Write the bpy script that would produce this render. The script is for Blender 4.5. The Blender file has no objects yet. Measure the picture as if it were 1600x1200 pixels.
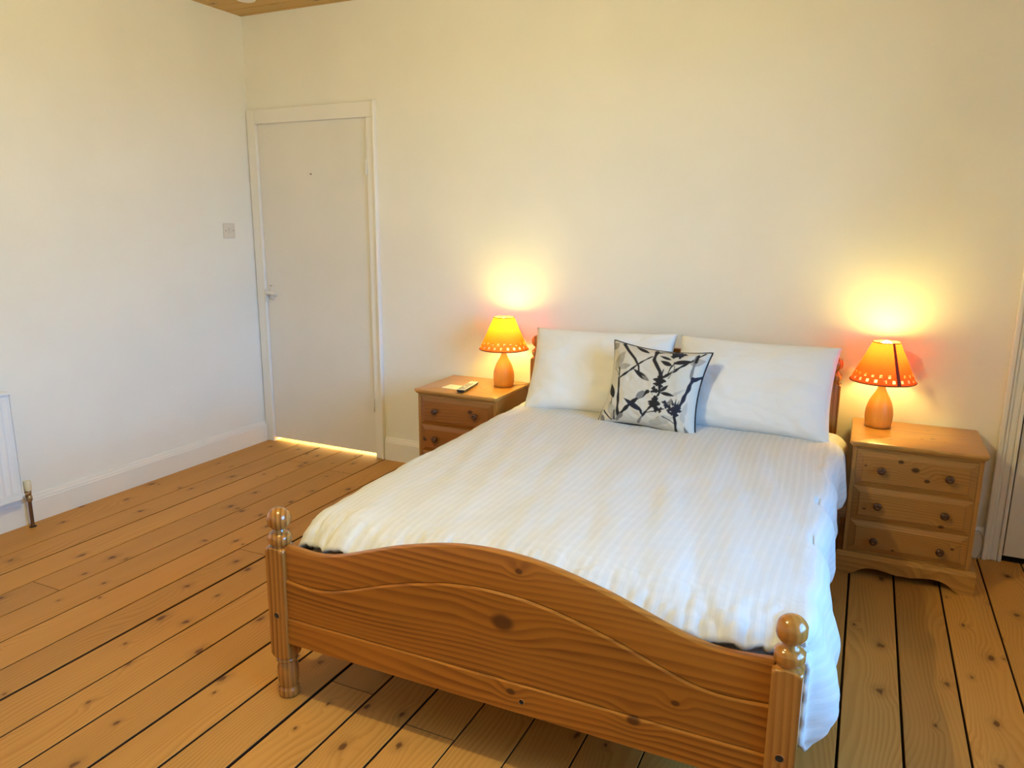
import bpy, math, random
import numpy as np
from mathutils import Vector, Matrix, noise

SC = bpy.context.scene
COL = SC.collection
R = math.radians

# ------------------------------------------------------------------ camera
cam_d = bpy.data.cameras.new('camera')
cam = bpy.data.objects.new('camera', cam_d); COL.objects.link(cam)
cam.location = (3.50639, -3.61817, 1.41113)
cam.rotation_euler = (R(77.8696), R(-0.39632), R(25.3961))
cam_d.sensor_width = 36.0; cam_d.sensor_fit = 'HORIZONTAL'
cam_d.lens = 1163.04 / 1600 * 36.0
cam_d.clip_start = 0.05
SC.camera = cam
# ------------------------------------------------------------------ view, sky and daylight
SC.view_settings.view_transform = 'Standard'
try: SC.view_settings.look = 'None'
except Exception: pass
SC.view_settings.gamma = 1.0
SC.view_settings.use_curve_mapping = False
SC.view_settings.exposure = 0.05
SKY = (0.18, 0.51, 1.0); GROUND = (0.14, 0.18, 0.20); SKY_STRENGTH = 20.0
BULB_COLOR = (1.0, 0.80, 0.20); BULB_STRENGTH = 185.0
PENDANT_COLOR = (1.0, 0.91, 0.45); PENDANT_STRENGTH = 1720.0
w = bpy.data.worlds.new('sky'); SC.world = w; w.use_nodes = True
bg = w.node_tree.nodes['Background']
_t = w.node_tree; _tc = _t.nodes.new('ShaderNodeTexCoord'); _sp = _t.nodes.new('ShaderNodeSeparateXYZ'); _rm = _t.nodes.new('ShaderNodeValToRGB')
_t.links.new(_tc.outputs['Generated'], _sp.inputs[0]); _t.links.new(_sp.outputs[2], _rm.inputs[0]); _t.links.new(_rm.outputs[0], bg.inputs[0])
_rm.color_ramp.elements[0].position = 0.0; _rm.color_ramp.elements[0].color = (*GROUND, 1)      # street and lawns below the horizon
_rm.color_ramp.elements[1].position = 0.02; _rm.color_ramp.elements[1].color = (*SKY, 1)
bg.inputs[1].default_value = SKY_STRENGTH
WIN = (-3.0, -1.2, 0.70, 2.35)     # window opening in the right wall: y0, y1, z0, z1
RX = 5.05; FY = -4.6; H = 2.602
portal = bpy.data.lights.new('window_daylight', 'AREA'); portal.shape = 'RECTANGLE'
portal.size = WIN[1]-WIN[0]; portal.size_y = WIN[3]-WIN[2]
portal.cycles.is_portal = True
po = bpy.data.objects.new('window_daylight', portal); COL.objects.link(po)
po.location = (RX+0.17, (WIN[0]+WIN[1])/2, (WIN[2]+WIN[3])/2); po.rotation_euler = (0, R(90), 0)
po.rotation_euler = (R(90), 0, R(90))
hall_l = bpy.data.lights.new('hall_light', 'POINT'); hall_l.energy = 260; hall_l.color = (1.0, 0.90, 0.40)
hall_l.shadow_soft_size = 0.06
ho = bpy.data.objects.new('hall_light', hall_l); COL.objects.link(ho); ho.location = (0.45, 0.75, 0.9)

# ------------------------------------------------------------------ helpers
class MB:
    def __init__(s): s.v = []; s.f = []
    def add(s, vs, fs):
        o = len(s.v); s.v += [tuple(p) for p in vs]; s.f += [tuple(i+o for i in f) for f in fs]; return s
    def box(s, x0, x1, y0, y1, z0, z1):
        return s.add([(x0,y0,z0),(x1,y0,z0),(x1,y1,z0),(x0,y1,z0),(x0,y0,z1),(x1,y0,z1),(x1,y1,z1),(x0,y1,z1)],
                     [(0,3,2,1),(4,5,6,7),(0,1,5,4),(1,2,6,5),(2,3,7,6),(3,0,4,7)])
    def lathe(s, prof, n=24, c=(0,0,0), axis='z', square=None, cap=True):
        """prof: list of (r, h).  square: half side -> radius limited by a square section"""
        o = len(s.v); m = len(prof)
        for (r, h) in prof:
            for i in range(n):
                a = 2*math.pi*i/n
                ca, sa = math.cos(a), math.sin(a)
                rr = r
                if square: rr = min(r, square/max(abs(ca), abs(sa)), square*1.365)
                p = (rr*ca, rr*sa, h)
                if axis == 'x': p = (h, rr*ca, rr*sa)
                if axis == 'y': p = (rr*sa, h, rr*ca)
                s.v.append((p[0]+c[0], p[1]+c[1], p[2]+c[2]))
        for j in range(m-1):
            for i in range(n):
                k = (i+1) % n
                s.f.append((o+j*n+i, o+j*n+k, o+(j+1)*n+k, o+(j+1)*n+i))
        if cap:
            s.f.append(tuple(o+i for i in reversed(range(n)))); s.f.append(tuple(o+(m-1)*n+i for i in range(n)))
        return s
    def tube(s, pts, r, n=8, closed=False):
        pts = [Vector(p) for p in pts]; m = len(pts); o = len(s.v); up = Vector((0,0,1)); last = None
        for i, p in enumerate(pts):
            a = pts[(i-1) % m] if (closed or i > 0) else p
            b = pts[(i+1) % m] if (closed or i < m-1) else p
            t = (b-a).normalized()
            if last is None:
                u = t.cross(up)
                if u.length < 1e-3: u = t.cross(Vector((1,0,0)))
            else: u = last - t*last.dot(t)
            u.normalize(); last = u; v = t.cross(u)
            rr = r[i] if isinstance(r, (list, tuple)) else r
            for k in range(n):
                an = 2*math.pi*k/n; q = p + (u*math.cos(an)+v*math.sin(an))*rr; s.v.append(tuple(q))
        for i in range(m if closed else m-1):
            j = (i+1) % m
            for k in range(n):
                l = (k+1) % n
                s.f.append((o+i*n+k, o+i*n+l, o+j*n+l, o+j*n+k))
        if not closed:
            s.f.append(tuple(o+k for k in reversed(range(n)))); s.f.append(tuple(o+(m-1)*n+k for k in range(n)))
        return s
    def grid(s, P, flip=False, closed_u=False):
        """P[i][j] points"""
        o = len(s.v); a = len(P); b = len(P[0])
        for row in P: s.v += [tuple(q) for q in row]
        for i in range(a-1):
            for j in range(b if closed_u else b-1):
                k = (j+1) % b
                f = (o+i*b+j, o+i*b+k, o+(i+1)*b+k, o+(i+1)*b+j)
                s.f.append(tuple(reversed(f)) if flip else f)
        return s
    def prism(s, pts, lo, hi, plane='xz'):
        """closed outline (a,b) extruded between lo and hi on the third axis"""
        n = len(pts)
        def m(a, b, c): return {'xz': (a,c,b), 'yz': (c,a,b), 'xy': (a,b,c)}[plane]
        o = len(s.v)
        s.v += [m(a,b,lo) for a,b in pts] + [m(a,b,hi) for a,b in pts]
        for i in range(n):
            k = (i+1) % n; s.f.append((o+i, o+k, o+n+k, o+n+i))
        s.f.append(tuple(o+i for i in reversed(range(n)))); s.f.append(tuple(o+n+i for i in range(n)))
        return s
    def build(s, name, mat, parent=None, smooth=False, bevel=0, segs=2, auto=None):
        me = bpy.data.meshes.new(name); me.from_pydata(s.v, [], s.f); me.validate()
        import bmesh
        bm = bmesh.new(); bm.from_mesh(me); bmesh.ops.recalc_face_normals(bm, faces=bm.faces); bm.to_mesh(me); bm.free()
        me.materials.append(mat)
        if smooth or auto:
            me.polygons.foreach_set('use_smooth', [True]*len(me.polygons))
        if auto: me.set_sharp_from_angle(angle=R(auto))
        ob = bpy.data.objects.new(name, me); COL.objects.link(ob)
        if parent: ob.parent = parent
        if bevel:
            b = ob.modifiers.new('bevel', 'BEVEL'); b.width = bevel; b.segments = segs; b.limit_method = 'ANGLE'; b.angle_limit = R(40)
            b.harden_normals = False
        return ob

def tag(o, label=None, cat=None, group=None, kind=None):
    if label: o['label'] = label
    if cat: o['category'] = cat
    if group: o['group'] = group
    if kind: o['kind'] = kind
    return o
def empty(name, loc, rz=0):
    o = bpy.data.objects.new(name, None); COL.objects.link(o); o.location = loc; o.rotation_euler = (0,0,rz)
    o.empty_display_size = 0.1; return o
def copy_tree(o, parent=None):
    c = o.copy(); COL.objects.link(c)
    if parent: c.parent = parent
    for ch in list(o.children): copy_tree(ch, c)
    return c
def lerp_table(t, x):
    for (a, va), (b, vb) in zip(t, t[1:]):
        if x <= b:
            k = (x-a)/(b-a) if b > a else 0; k = max(0, k)
            return va+(vb-va)*k
    return t[-1][1]
def smooth_table(t, x):
    xs = [p[0] for p in t]; ys = [p[1] for p in t]; n = len(xs)
    if x <= xs[0]: return ys[0]
    if x >= xs[-1]: return ys[-1]
    for i in range(n-1):
        if x <= xs[i+1]: break
    h = xs[i+1]-xs[i]; k = (x-xs[i])/h
    def sl(j):
        if j == 0 or j == n-1: return 0
        return (ys[j+1]-ys[j-1])/(xs[j+1]-xs[j-1])
    m0, m1 = sl(i)*h, sl(i+1)*h
    return (2*k**3-3*k*k+1)*ys[i]+(k**3-2*k*k+k)*m0+(-2*k**3+3*k*k)*ys[i+1]+(k**3-k*k)*m1

# ------------------------------------------------------------------ materials
class NT:
    def __init__(s, name):
        s.m = bpy.data.materials.new(name); s.m.use_nodes = True; s.t = s.m.node_tree
        s.b = s.t.nodes['Principled BSDF']; s.out = s.t.nodes['Material Output']
    def n(s, typ, **kw):
        x = s.t.nodes.new(typ)
        for k, v in kw.items(): setattr(x, k, v)
        return x
    def l(s, a, b): s.t.links.new(a, b)
    def val(s, sock, v):
        if hasattr(v, 'links') or isinstance(v, bpy.types.NodeSocket): s.l(v, sock)
        else: sock.default_value = v
    def math(s, op, a, b=None, c=None, clamp=False):
        x = s.n('ShaderNodeMath', operation=op, use_clamp=clamp)
        s.val(x.inputs[0], a)
        if b is not None: s.val(x.inputs[1], b)
        if c is not None: s.val(x.inputs[2], c)
        return x.outputs[0]
    def vmath(s, op, a, b):
        x = s.n('ShaderNodeVectorMath', operation=op); s.val(x.inputs[0], a); s.val(x.inputs[1], b)
        return x.outputs[0]
    def noise(s, vec, scale=1.0, detail=2.0, rough=0.5, dim='3D'):
        x = s.n('ShaderNodeTexNoise', noise_dimensions=dim); s.l(vec, x.inputs['Vector'])
        x.inputs['Scale'].default_value = scale; x.inputs['Detail'].default_value = detail; x.inputs['Roughness'].default_value = rough
        return x.outputs[0]
    def maprange(s, v, a, b, c, d, smooth=True):
        x = s.n('ShaderNodeMapRange', interpolation_type='SMOOTHSTEP' if smooth else 'LINEAR')
        s.val(x.inputs[0], v); x.inputs[1].default_value = a; x.inputs[2].default_value = b
        x.inputs[3].default_value = c; x.inputs[4].default_value = d
        return x.outputs[0]
    def mix(s, f, a, b):
        x = s.n('ShaderNodeMix', data_type='RGBA'); s.val(x.inputs[0], f)
        for sock, v in ((x.inputs[6], a), (x.inputs[7], b)):
            if isinstance(v, bpy.types.NodeSocket): s.l(v, sock)
            else: sock.default_value = (*v[:3], 1)
        return x.outputs[2]
    def bump(s, h, strength, dist):
        x = s.n('ShaderNodeBump'); x.inputs['Strength'].default_value = strength; x.inputs['Distance'].default_value = dist
        s.l(h, x.inputs['Height']); s.l(x.outputs[0], s.b.inputs['Normal'])

def plain(name, color, rough=0.5, metal=0.0, coat=0.0, spec=0.5):
    t = NT(name); t.b.inputs['Base Color'].default_value = (*color, 1); t.b.inputs['Roughness'].default_value = rough
    t.b.inputs['Metallic'].default_value = metal; t.b.inputs['Coat Weight'].default_value = coat
    t.b.inputs['Specular IOR Level'].default_value = spec
    return t.m

def pine(name, light, dark, perm='xzy', spacing=0.010, warp=0.03, ring=0.7, knotcol=(0.07,0.022,0.006), knots=True, dens=5.0,
         kthr=0.62, ksize=0.075, rough=0.3, coat=0.3, explicit=(), tone=0.12, along=1.3, bumpy=0.0, spec=0.5):
    t = NT(name)
    tc = t.n('ShaderNodeTexCoord'); oi = t.n('ShaderNodeObjectInfo')
    off = t.n('ShaderNodeCombineXYZ')
    r1 = t.math('MULTIPLY', oi.outputs['Random'], 17.0); r2 = t.math('MULTIPLY', oi.outputs['Random'], 31.0)
    sep = t.n('ShaderNodeSeparateXYZ'); t.l(tc.outputs['Object'], sep.inputs[0])
    s = {'x': sep.outputs[0], 'y': sep.outputs[1], 'z': sep.outputs[2]}
    a, b, c = s[perm[0]], s[perm[1]], s[perm[2]]
    a2 = t.math('ADD', a, r1); b2 = t.math('ADD', b, r2)
    # low frequency warp -> cathedral figure
    v1 = t.n('ShaderNodeCombineXYZ'); t.l(t.math('MULTIPLY', a2, along), v1.inputs[0]); t.l(t.math('MULTIPLY', b2, 5.0), v1.inputs[1]); t.l(t.math('MULTIPLY', c, 5.0), v1.inputs[2])
    n1 = t.noise(v1.outputs[0], 1.0, 1.0, 0.4)
    tt = t.math('ADD', t.math('ADD', b2, t.math('MULTIPLY', c, 0.6)), t.math('MULTIPLY', n1, warp*4))
    kmask = None
    def addknot(mask, swirl):
        nonlocal kmask, tt
        tt = t.math('ADD', tt, t.math('MULTIPLY', swirl, 0.02))
        kmask = mask if kmask is None else t.math('MAXIMUM', kmask, mask)
    if knots:
        kv = t.n('ShaderNodeCombineXYZ'); t.l(t.math('MULTIPLY', a2, dens*0.62), kv.inputs[0]); t.l(t.math('MULTIPLY', b2, dens), kv.inputs[1])
        vo = t.n('ShaderNodeTexVoronoi', voronoi_dimensions='2D'); t.l(kv.outputs[0], vo.inputs['Vector']); vo.inputs['Scale'].default_value = 1.0
        cs = t.n('ShaderNodeSeparateColor'); t.l(vo.outputs['Color'], cs.inputs[0])
        on = t.math('GREATER_THAN', cs.outputs[0], kthr)
        d = t.math('DIVIDE', vo.outputs['Distance'], t.math('ADD', t.math('MULTIPLY', cs.outputs[1], 0.9), 0.45))
        wob = t.math('MULTIPLY', t.math('SUBTRACT', t.noise(kv.outputs[0], 7.0, 3.0), 0.5), ksize*1.7)
        d = t.math('ADD', d, wob)
        addknot(t.math('MULTIPLY', on, t.math('ADD', t.maprange(d, ksize*0.30, ksize*0.95, 0.68, 0.0), t.maprange(d, ksize*0.6, ksize*2.6, 0.24, 0.0))), t.math('MULTIPLY', on, t.maprange(d, 0.0, ksize*4.5, 1.0, 0.0)))
    for (ka, kb, kr) in explicit:
        da = t.math('MULTIPLY', t.math('SUBTRACT', a, ka), 0.72); db = t.math('SUBTRACT', b, kb)
        d = t.math('SQRT', t.math('ADD', t.math('MULTIPLY', da, da), t.math('MULTIPLY', db, db)))
        addknot(t.maprange(d, kr*0.45, kr, 0.9, 0.0), t.maprange(d, 0.0, kr*4.0, 1.0, 0.0))
    ph = t.math('FRACT', t.math('DIVIDE', tt, spacing))
    # early wood to late wood: slow rise, quick fall
    up = t.maprange(ph, 0.15, 0.82, 0.0, 1.0); dn = t.maprange(ph, 0.86, 1.0, 1.0, 0.0)
    rg = t.math('MULTIPLY', up, dn)
    # break the contrast up
    v2 = t.n('ShaderNodeCombineXYZ'); t.l(t.math('MULTIPLY', a2, 2.0), v2.inputs[0]); t.l(t.math('MULTIPLY', b2, 14.0), v2.inputs[1]); t.l(c, v2.inputs[2])
    n2 = t.noise(v2.outputs[0], 1.0, 2.0)
    rg = t.math('MULTIPLY', rg, t.maprange(n2, 0.3, 0.7, ring*0.35, ring))
    v3 = t.n('ShaderNodeCombineXYZ'); t.l(t.math('MULTIPLY', a2, 8.0), v3.inputs[0]); t.l(t.math('MULTIPLY', b2, 320.0), v3.inputs[1]); t.l(t.math('MULTIPLY', c, 320.0), v3.inputs[2])
    n3 = t.noise(v3.outputs[0], 1.0, 2.0)
    rg = t.math('ADD', rg, t.math('MULTIPLY', t.math('SUBTRACT', n3, 0.5), 0.28), clamp=True)
    colr = t.mix(rg, light, dark)
    # per piece tone
    hv = t.n('ShaderNodeHueSaturation'); t.l(colr, hv.inputs['Color'])
    v4 = t.n('ShaderNodeCombineXYZ'); t.l(t.math('MULTIPLY', a2, 1.1), v4.inputs[0]); t.l(t.math('MULTIPLY', b2, 4.0), v4.inputs[1])
    n4 = t.noise(v4.outputs[0], 1.0, 2.0)
    tonev = t.math('ADD', t.math('MULTIPLY', t.math('SUBTRACT', oi.outputs['Random'], 0.5), tone*2), t.math('MULTIPLY', t.math('SUBTRACT', n4, 0.5), tone*2.2))
    t.l(t.math('ADD', tonev, 1.0), hv.inputs['Value'])
    colr = hv.outputs[0]
    if kmask is not None: colr = t.mix(kmask, colr, knotcol)
    t.l(colr, t.b.inputs['Base Color'])
    t.b.inputs['Roughness'].default_value = rough; t.b.inputs['Specular IOR Level'].default_value = spec
    t.b.inputs['Coat Weight'].default_value = coat; t.b.inputs['Coat Roughness'].default_value = 0.12
    if bumpy: t.bump(rg, bumpy, 0.0006)
    return t.m

def painted(name, color, rough, bump=0.0, scale=9.0):
    t = NT(name); tc = t.n('ShaderNodeTexCoord')
    n0 = t.noise(tc.outputs['Object'], 2.2, 3.0)
    c = t.mix(t.maprange(n0, 0.35, 0.7, 0.0, 1.0), color, tuple(x*0.965 for x in color))
    t.l(c, t.b.inputs['Base Color']); t.b.inputs['Roughness'].default_value = rough
    if bump:
        h = t.math('ADD', t.noise(tc.outputs['Object'], scale, 4.0, 0.55), t.math('MULTIPLY', t.noise(tc.outputs['Object'], 70.0, 2.0), 0.12))
        t.bump(h, bump, 0.01)
    return t.m

M = {}
M['wall'] = painted('wall_paint', (0.86, 0.835, 0.775), 0.75, 0.10)
M['gloss'] = painted('white_gloss_paint', (0.84, 0.815, 0.775), 0.38, 0.04, 14.0)
M['door'] = painted('door_paint', (0.79, 0.755, 0.70), 0.45, 0.03, 5.0)
M['plastic'] = plain('white_plastic', (0.82, 0.79, 0.74), 0.35)
M['switchp'] = plain('switch_plastic', (0.70, 0.65, 0.58), 0.4)
M['rad'] = plain('radiator_enamel', (0.80, 0.81, 0.82), 0.35)
M['dark'] = plain('dark_void', (0.02, 0.015, 0.01), 0.9)
M['screw'] = plain('screw_head', (0.25, 0.22, 0.18), 0.4, 0.8)
M['chrome'] = plain('satin_chrome', (0.75, 0.72, 0.68), 0.22, 1.0)
M['painted_metal'] = plain('painted_metal', (0.75, 0.71, 0.66), 0.3)
M['brass'] = plain('tarnished_brass', (0.42, 0.30, 0.16), 0.4, 0.9)
M['copper'] = plain('old_copper_pipe', (0.19, 0.11, 0.06), 0.45, 0.85)
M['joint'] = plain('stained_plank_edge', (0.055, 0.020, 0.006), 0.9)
M['subfloor'] = plain('dark_subfloor', (0.035, 0.015, 0.006), 0.9)
M['floor'] = pine('floor_pine', (0.525, 0.258, 0.060), (0.355, 0.148, 0.024), 'yxz', 0.015, 0.05, 0.55, (0.115,0.040,0.011), True, 8.0, 0.40, 0.100, 0.48, 0.0, tone=0.13, spec=0.22)
M['ceiling'] = pine('ceiling_pine', (0.60, 0.36, 0.08), (0.46, 0.25, 0.045), 'xyz', 0.012, 0.03, 0.6, (0.14,0.05,0.012), True, 5.0, 0.6, 0.06, 0.5, 0.1, tone=0.08)
M['bed'] = pine('bed_pine', (0.40, 0.145, 0.017), (0.195, 0.056, 0.006), 'xzy', 0.019, 0.036, 0.9, (0.085,0.024,0.006), False, rough=0.38, coat=0.18, spec=0.35, tone=0.08,
                explicit=[(0.028, 0.43, 0.030), (0.055, 0.245, 0.012), (0.375, 0.262, 0.016), (0.07, 0.575, 0.010), (0.47, 0.335, 0.010)], along=0.9)
M['post'] = pine('bed_post_pine', (0.44, 0.185, 0.038), (0.18, 0.058, 0.010), 'zxy', 0.0165, 0.014, 0.85, (0.09,0.03,0.008), False, rough=0.2, coat=0.6, tone=0.03, along=0.8)
KTR = [(-0.13,-0.31,0.010),(-0.095,-0.325,0.008),(-0.15,-0.335,0.006),(0.02,-0.26,0.007),(0.06,-0.235,0.010),(0.10,-0.27,0.006),(0.05,-0.10,0.006)]
KR = [(-0.052, 0.502, 0.010), (0.001, 0.476, 0.014), (0.045, 0.437, 0.010), (-0.176, 0.470, 0.005), (0.112, 0.259, 0.010), (-0.165, 0.288, 0.006), (-0.045, 0.128, 0.006), (0.16, 0.175, 0.007)]
KL = [(0.085, 0.477, 0.014), (-0.19, 0.30, 0.014), (-0.10, 0.245, 0.012), (0.06, 0.14, 0.010)]
L1, D1 = (0.38, 0.180, 0.045), (0.23, 0.088, 0.016)
M['drawer_r'] = pine('drawer_pine', L1, D1, 'xzy', 0.011, 0.025, 0.6, (0.04,0.012,0.004), False, rough=0.35, coat=0.3, explicit=KR, tone=0.05)
M['drawer_l'] = pine('drawer_pine_dark_knots', (0.29,0.105,0.017), (0.18,0.055,0.007), 'xzy', 0.011, 0.025, 0.6, (0.035,0.01,0.004), False, rough=0.35, coat=0.3, explicit=KL, tone=0.05)
M['top_r'] = pine('chest_top_pine', (0.50, 0.25, 0.058), (0.29, 0.115, 0.02), 'xyz', 0.016, 0.05, 0.75, (0.16,0.055,0.012), False, rough=0.34, coat=0.25, explicit=KTR, tone=0.05)
M['stand_x'] = pine('bedside_pine_across', (0.46, 0.225, 0.052), (0.25, 0.095, 0.017), 'xyz', 0.014, 0.04, 0.75, (0.13,0.045,0.012), True, 7.0, 0.72, 0.06, 0.38, 0.2, tone=0.05)
M['stand_z'] = pine('bedside_pine_upright', L1, D1, 'zyx', 0.011, 0.02, 0.6, (0.06,0.02,0.006), True, 7.0, 0.6, 0.07, 0.35, 0.3, tone=0.05)
M['knob'] = plain('dark_turned_wood', (0.075, 0.026, 0.012), 0.25, 0, 0.5)
M['lampbase'] = pine('lamp_wood', (0.80, 0.36, 0.06), (0.72, 0.30, 0.045), 'zxy', 0.02, 0.02, 0.4, knots=False, rough=0.4, coat=0.15, tone=0.02)
M['trim'] = plain('shade_binding', (0.16, 0.045, 0.014), 0.6)
M['seam'] = plain('shade_seam', (0.17, 0.02, 0.008), 0.6)
M['black_plastic'] = plain('black_plastic', (0.012, 0.011, 0.012), 0.35)
M['remote_face'] = plain('pale_plastic_face', (0.72, 0.70, 0.60), 0.35)
M['button'] = plain('grey_rubber_button', (0.16, 0.16, 0.14), 0.6)
M['paper'] = plain('cream_card', (0.80, 0.76, 0.62), 0.6)
M['piping'] = plain('black_piping', (0.018, 0.016, 0.018), 0.8)
M['cord'] = plain('pale_cord', (0.45, 0.38, 0.27), 0.5)
M['mattress'] = plain('mattress_ticking', (0.70, 0.68, 0.66), 0.85)
M['mdf'] = plain('slat_wood', (0.5, 0.33, 0.17), 0.6)

def fabric(name, c1, c2, stripe=None, bump=0.25):
    t = NT(name); tc = t.n('ShaderNodeTexCoord'); src = tc.outputs['UV'] if stripe else tc.outputs['Object']
    sep = t.n('ShaderNodeSeparateXYZ'); t.l(src, sep.inputs[0])
    col = c1
    if stripe:
        ph = t.math('FRACT', t.math('DIVIDE', sep.outputs[0], stripe))
        band = t.math('MULTIPLY', t.maprange(ph, 0.04, 0.14, 0.0, 1.0), t.maprange(ph, 0.46, 0.56, 1.0, 0.0))
        c = t.mix(band, c1, c2); t.l(c, t.b.inputs['Base Color'])
        t.l(t.maprange(band, 0, 1, 0.9, 0.65, False), t.b.inputs['Roughness'])
        weave = t.noise(tc.outputs['Object'], 55.0, 3.0)
        h = t.math('ADD', t.math('MULTIPLY', band, 0.35), t.math('MULTIPLY', weave, 0.6))
        t.bump(h, bump, 0.003)
    else:
        t.b.inputs['Base Color'].default_value = (*c1, 1); t.b.inputs['Roughness'].default_value = 0.9
        h = t.math('ADD', t.noise(tc.outputs['Object'], 14.0, 4.0), t.math('MULTIPLY', t.noise(tc.outputs['Object'], 160.0, 2.0), 0.1))
        t.bump(h, bump, 0.006)
    t.b.inputs['Sheen Weight'].default_value = 0.1
    return t.m
M['duvet'] = fabric('satin_stripe_cotton', (0.625, 0.623, 0.627), (0.660, 0.659, 0.663), 0.024, 0.16)
M['pillow'] = fabric('white_cotton', (0.78, 0.775, 0.775), None, None, 0.22)

def shade_mat(name, col, trans):
    t = NT(name); t.t.nodes.remove(t.b)
    tc = t.n('ShaderNodeTexCoord'); n = t.noise(tc.outputs['Object'], 60.0, 3.0)
    d = t.n('ShaderNodeBsdfDiffuse'); tr = t.n('ShaderNodeBsdfTranslucent')
    t.l(t.mix(n, tuple(x*0.92 for x in col), col), d.inputs[0]); t.l(t.mix(n, tuple(x*0.9 for x in trans), trans), tr.inputs[0])
    mx = t.n('ShaderNodeMixShader'); mx.inputs[0].default_value = 0.5
    t.l(d.outputs[0], mx.inputs[1]); t.l(tr.outputs[0], mx.inputs[2]); t.l(mx.outputs[0], t.out.inputs[0])
    return t.m
M['shade_l'] = shade_mat('orange_shade_paper', (0.85, 0.36, 0.06), (0.74, 0.064, 0.004))
M['shade_r'] = shade_mat('deep_orange_shade_paper', (0.80, 0.27, 0.06), (0.66, 0.033, 0.006))
def emit(name, col, s):
    t = NT(name); t.t.nodes.remove(t.b); e = t.n('ShaderNodeEmission'); e.inputs[0].default_value = (*col, 1); e.inputs[1].default_value = s
    t.l(e.outputs[0], t.out.inputs[0]); return t.m
M['bulb'] = emit('lit_bulb', BULB_COLOR, BULB_STRENGTH)
M['pendant_bulb'] = emit('lit_ceiling_bulb', PENDANT_COLOR, PENDANT_STRENGTH)
def glass_mat():
    t = NT('window_glass'); t.t.nodes.remove(t.b)
    tr = t.n('ShaderNodeBsdfTransparent'); gl = t.n('ShaderNodeBsdfGlossy'); gl.inputs['Roughness'].default_value = 0.02
    fr = t.n('ShaderNodeFresnel'); fr.inputs[0].default_value = 1.45
    mx = t.n('ShaderNodeMixShader'); t.l(fr.outputs[0], mx.inputs[0]); t.l(tr.outputs[0], mx.inputs[1]); t.l(gl.outputs[0], mx.inputs[2])
    t.l(mx.outputs[0], t.out.inputs[0]); return t.m
M['glass'] = glass_mat()

def struct(mb, name, mat, parent=None, **kw):
    o = mb.build(name, mat, parent, **kw)
    if not parent: o['kind'] = 'structure'
    return o

# ------------------------------------------------------------------ room shell
T = 0.14
RX0 = 4.145; RX1 = 4.94           # right hand door leaf opening
# back wall with the door opening (left) and the shallow right door recess
b = MB()
b.box(-T, 0.066, 0, T, -0.05, H+0.05); b.box(0.066, 0.888, 0, T, 1.995, H+0.05)
b.box(0.888, RX0, 0, T, -0.05, H+0.05); b.box(RX0, RX1, 0, T, 1.995, H+0.05); b.box(RX1, RX+T, 0, T, -0.05, H+0.05)
b.box(RX0, RX1, 0.075, T, -0.05, 1.995)
struct(b, 'wall_back', M['wall'])
struct(MB().box(-T, 0, FY-T, 0, -0.05, H+0.05), 'wall_left', M['wall'])
struct(MB().box(0, RX+T, FY-T, FY, -0.05, H+0.05), 'wall_front', M['wall'])
b = MB()
b.box(RX, RX+T, FY, WIN[0], -0.05, H+0.05); b.box(RX, RX+T, WIN[1], 0, -0.05, H+0.05)
b.box(RX, RX+T, WIN[0], WIN[1], -0.05, WIN[2]); b.box(RX, RX+T, WIN[0], WIN[1], WIN[3], H+0.05)
struct(b, 'wall_right', M['wall'])
# window (outside the photograph, the daylight comes through it)
win = empty('window_1', (RX+0.07, (WIN[0]+WIN[1])/2, WIN[2])); win['kind'] = 'structure'
wy = (WIN[1]-WIN[0])/2; wz = WIN[3]-WIN[2]
f = MB()
f.box(-0.03,0.03,-wy,-wy+0.06,0,wz); f.box(-0.03,0.03,wy-0.06,wy,0,wz); f.box(-0.03,0.03,-wy+0.06,wy-0.06,0,0.06); f.box(-0.03,0.03,-wy+0.06,wy-0.06,wz-0.06,wz)
f.box(-0.03,0.03,-wy+0.06,wy-0.06,wz*0.5-0.025,wz*0.5+0.025)
f.build('window_frame', M['gloss'], win)
MB().box(-0.004,0.004,-wy+0.06,wy-0.06,0.06,wz*0.5-0.025).build('pane', M['glass'], win)
MB().box(-0.004,0.004,-wy+0.06,wy-0.06,wz*0.5+0.025,wz-0.06).build('pane', M['glass'], win)
MB().box(-0.14,-0.03,-wy-0.04,wy+0.04,-0.03,0.0).build('window_sill', M['gloss'], win)
# ceiling: boards under a slab
ceil = struct(MB().box(-T, RX+T, FY-T, T, H+0.012, H+0.08), 'ceiling', M['dark'])
def board_mesh(name, wd, y0, y1, mat, along='y', th=0.02, ch=0.002):
    """a plank, long axis y (or x), top face at z = 0, chamfered top edges, centred on its width"""
    h = wd/2
    sec = [(-h, -th), (h, -th), (h, -ch), (h-ch, 0), (-h+ch, 0), (-h, -ch)]
    m = MB()
    if along == 'y': m.prism(sec, y0, y1, 'xz')
    else: m.prism(sec, y0, y1, 'yz')
    return m
ci = None
y = FY; k = 0
while y < 0:
    if ci is None:
        ci = board_mesh('board', 0.0935, 0, RX, M['ceiling'], 'x', 0.012, 0.003).build('board', M['ceiling'], ceil)
        o = ci
    else:
        o = ci.copy(); COL.objects.link(o); o.parent = ceil
    o.location = (0, y+0.0475, H); o.rotation_euler = (R(180), 0, 0)
    y += 0.0952
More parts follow.
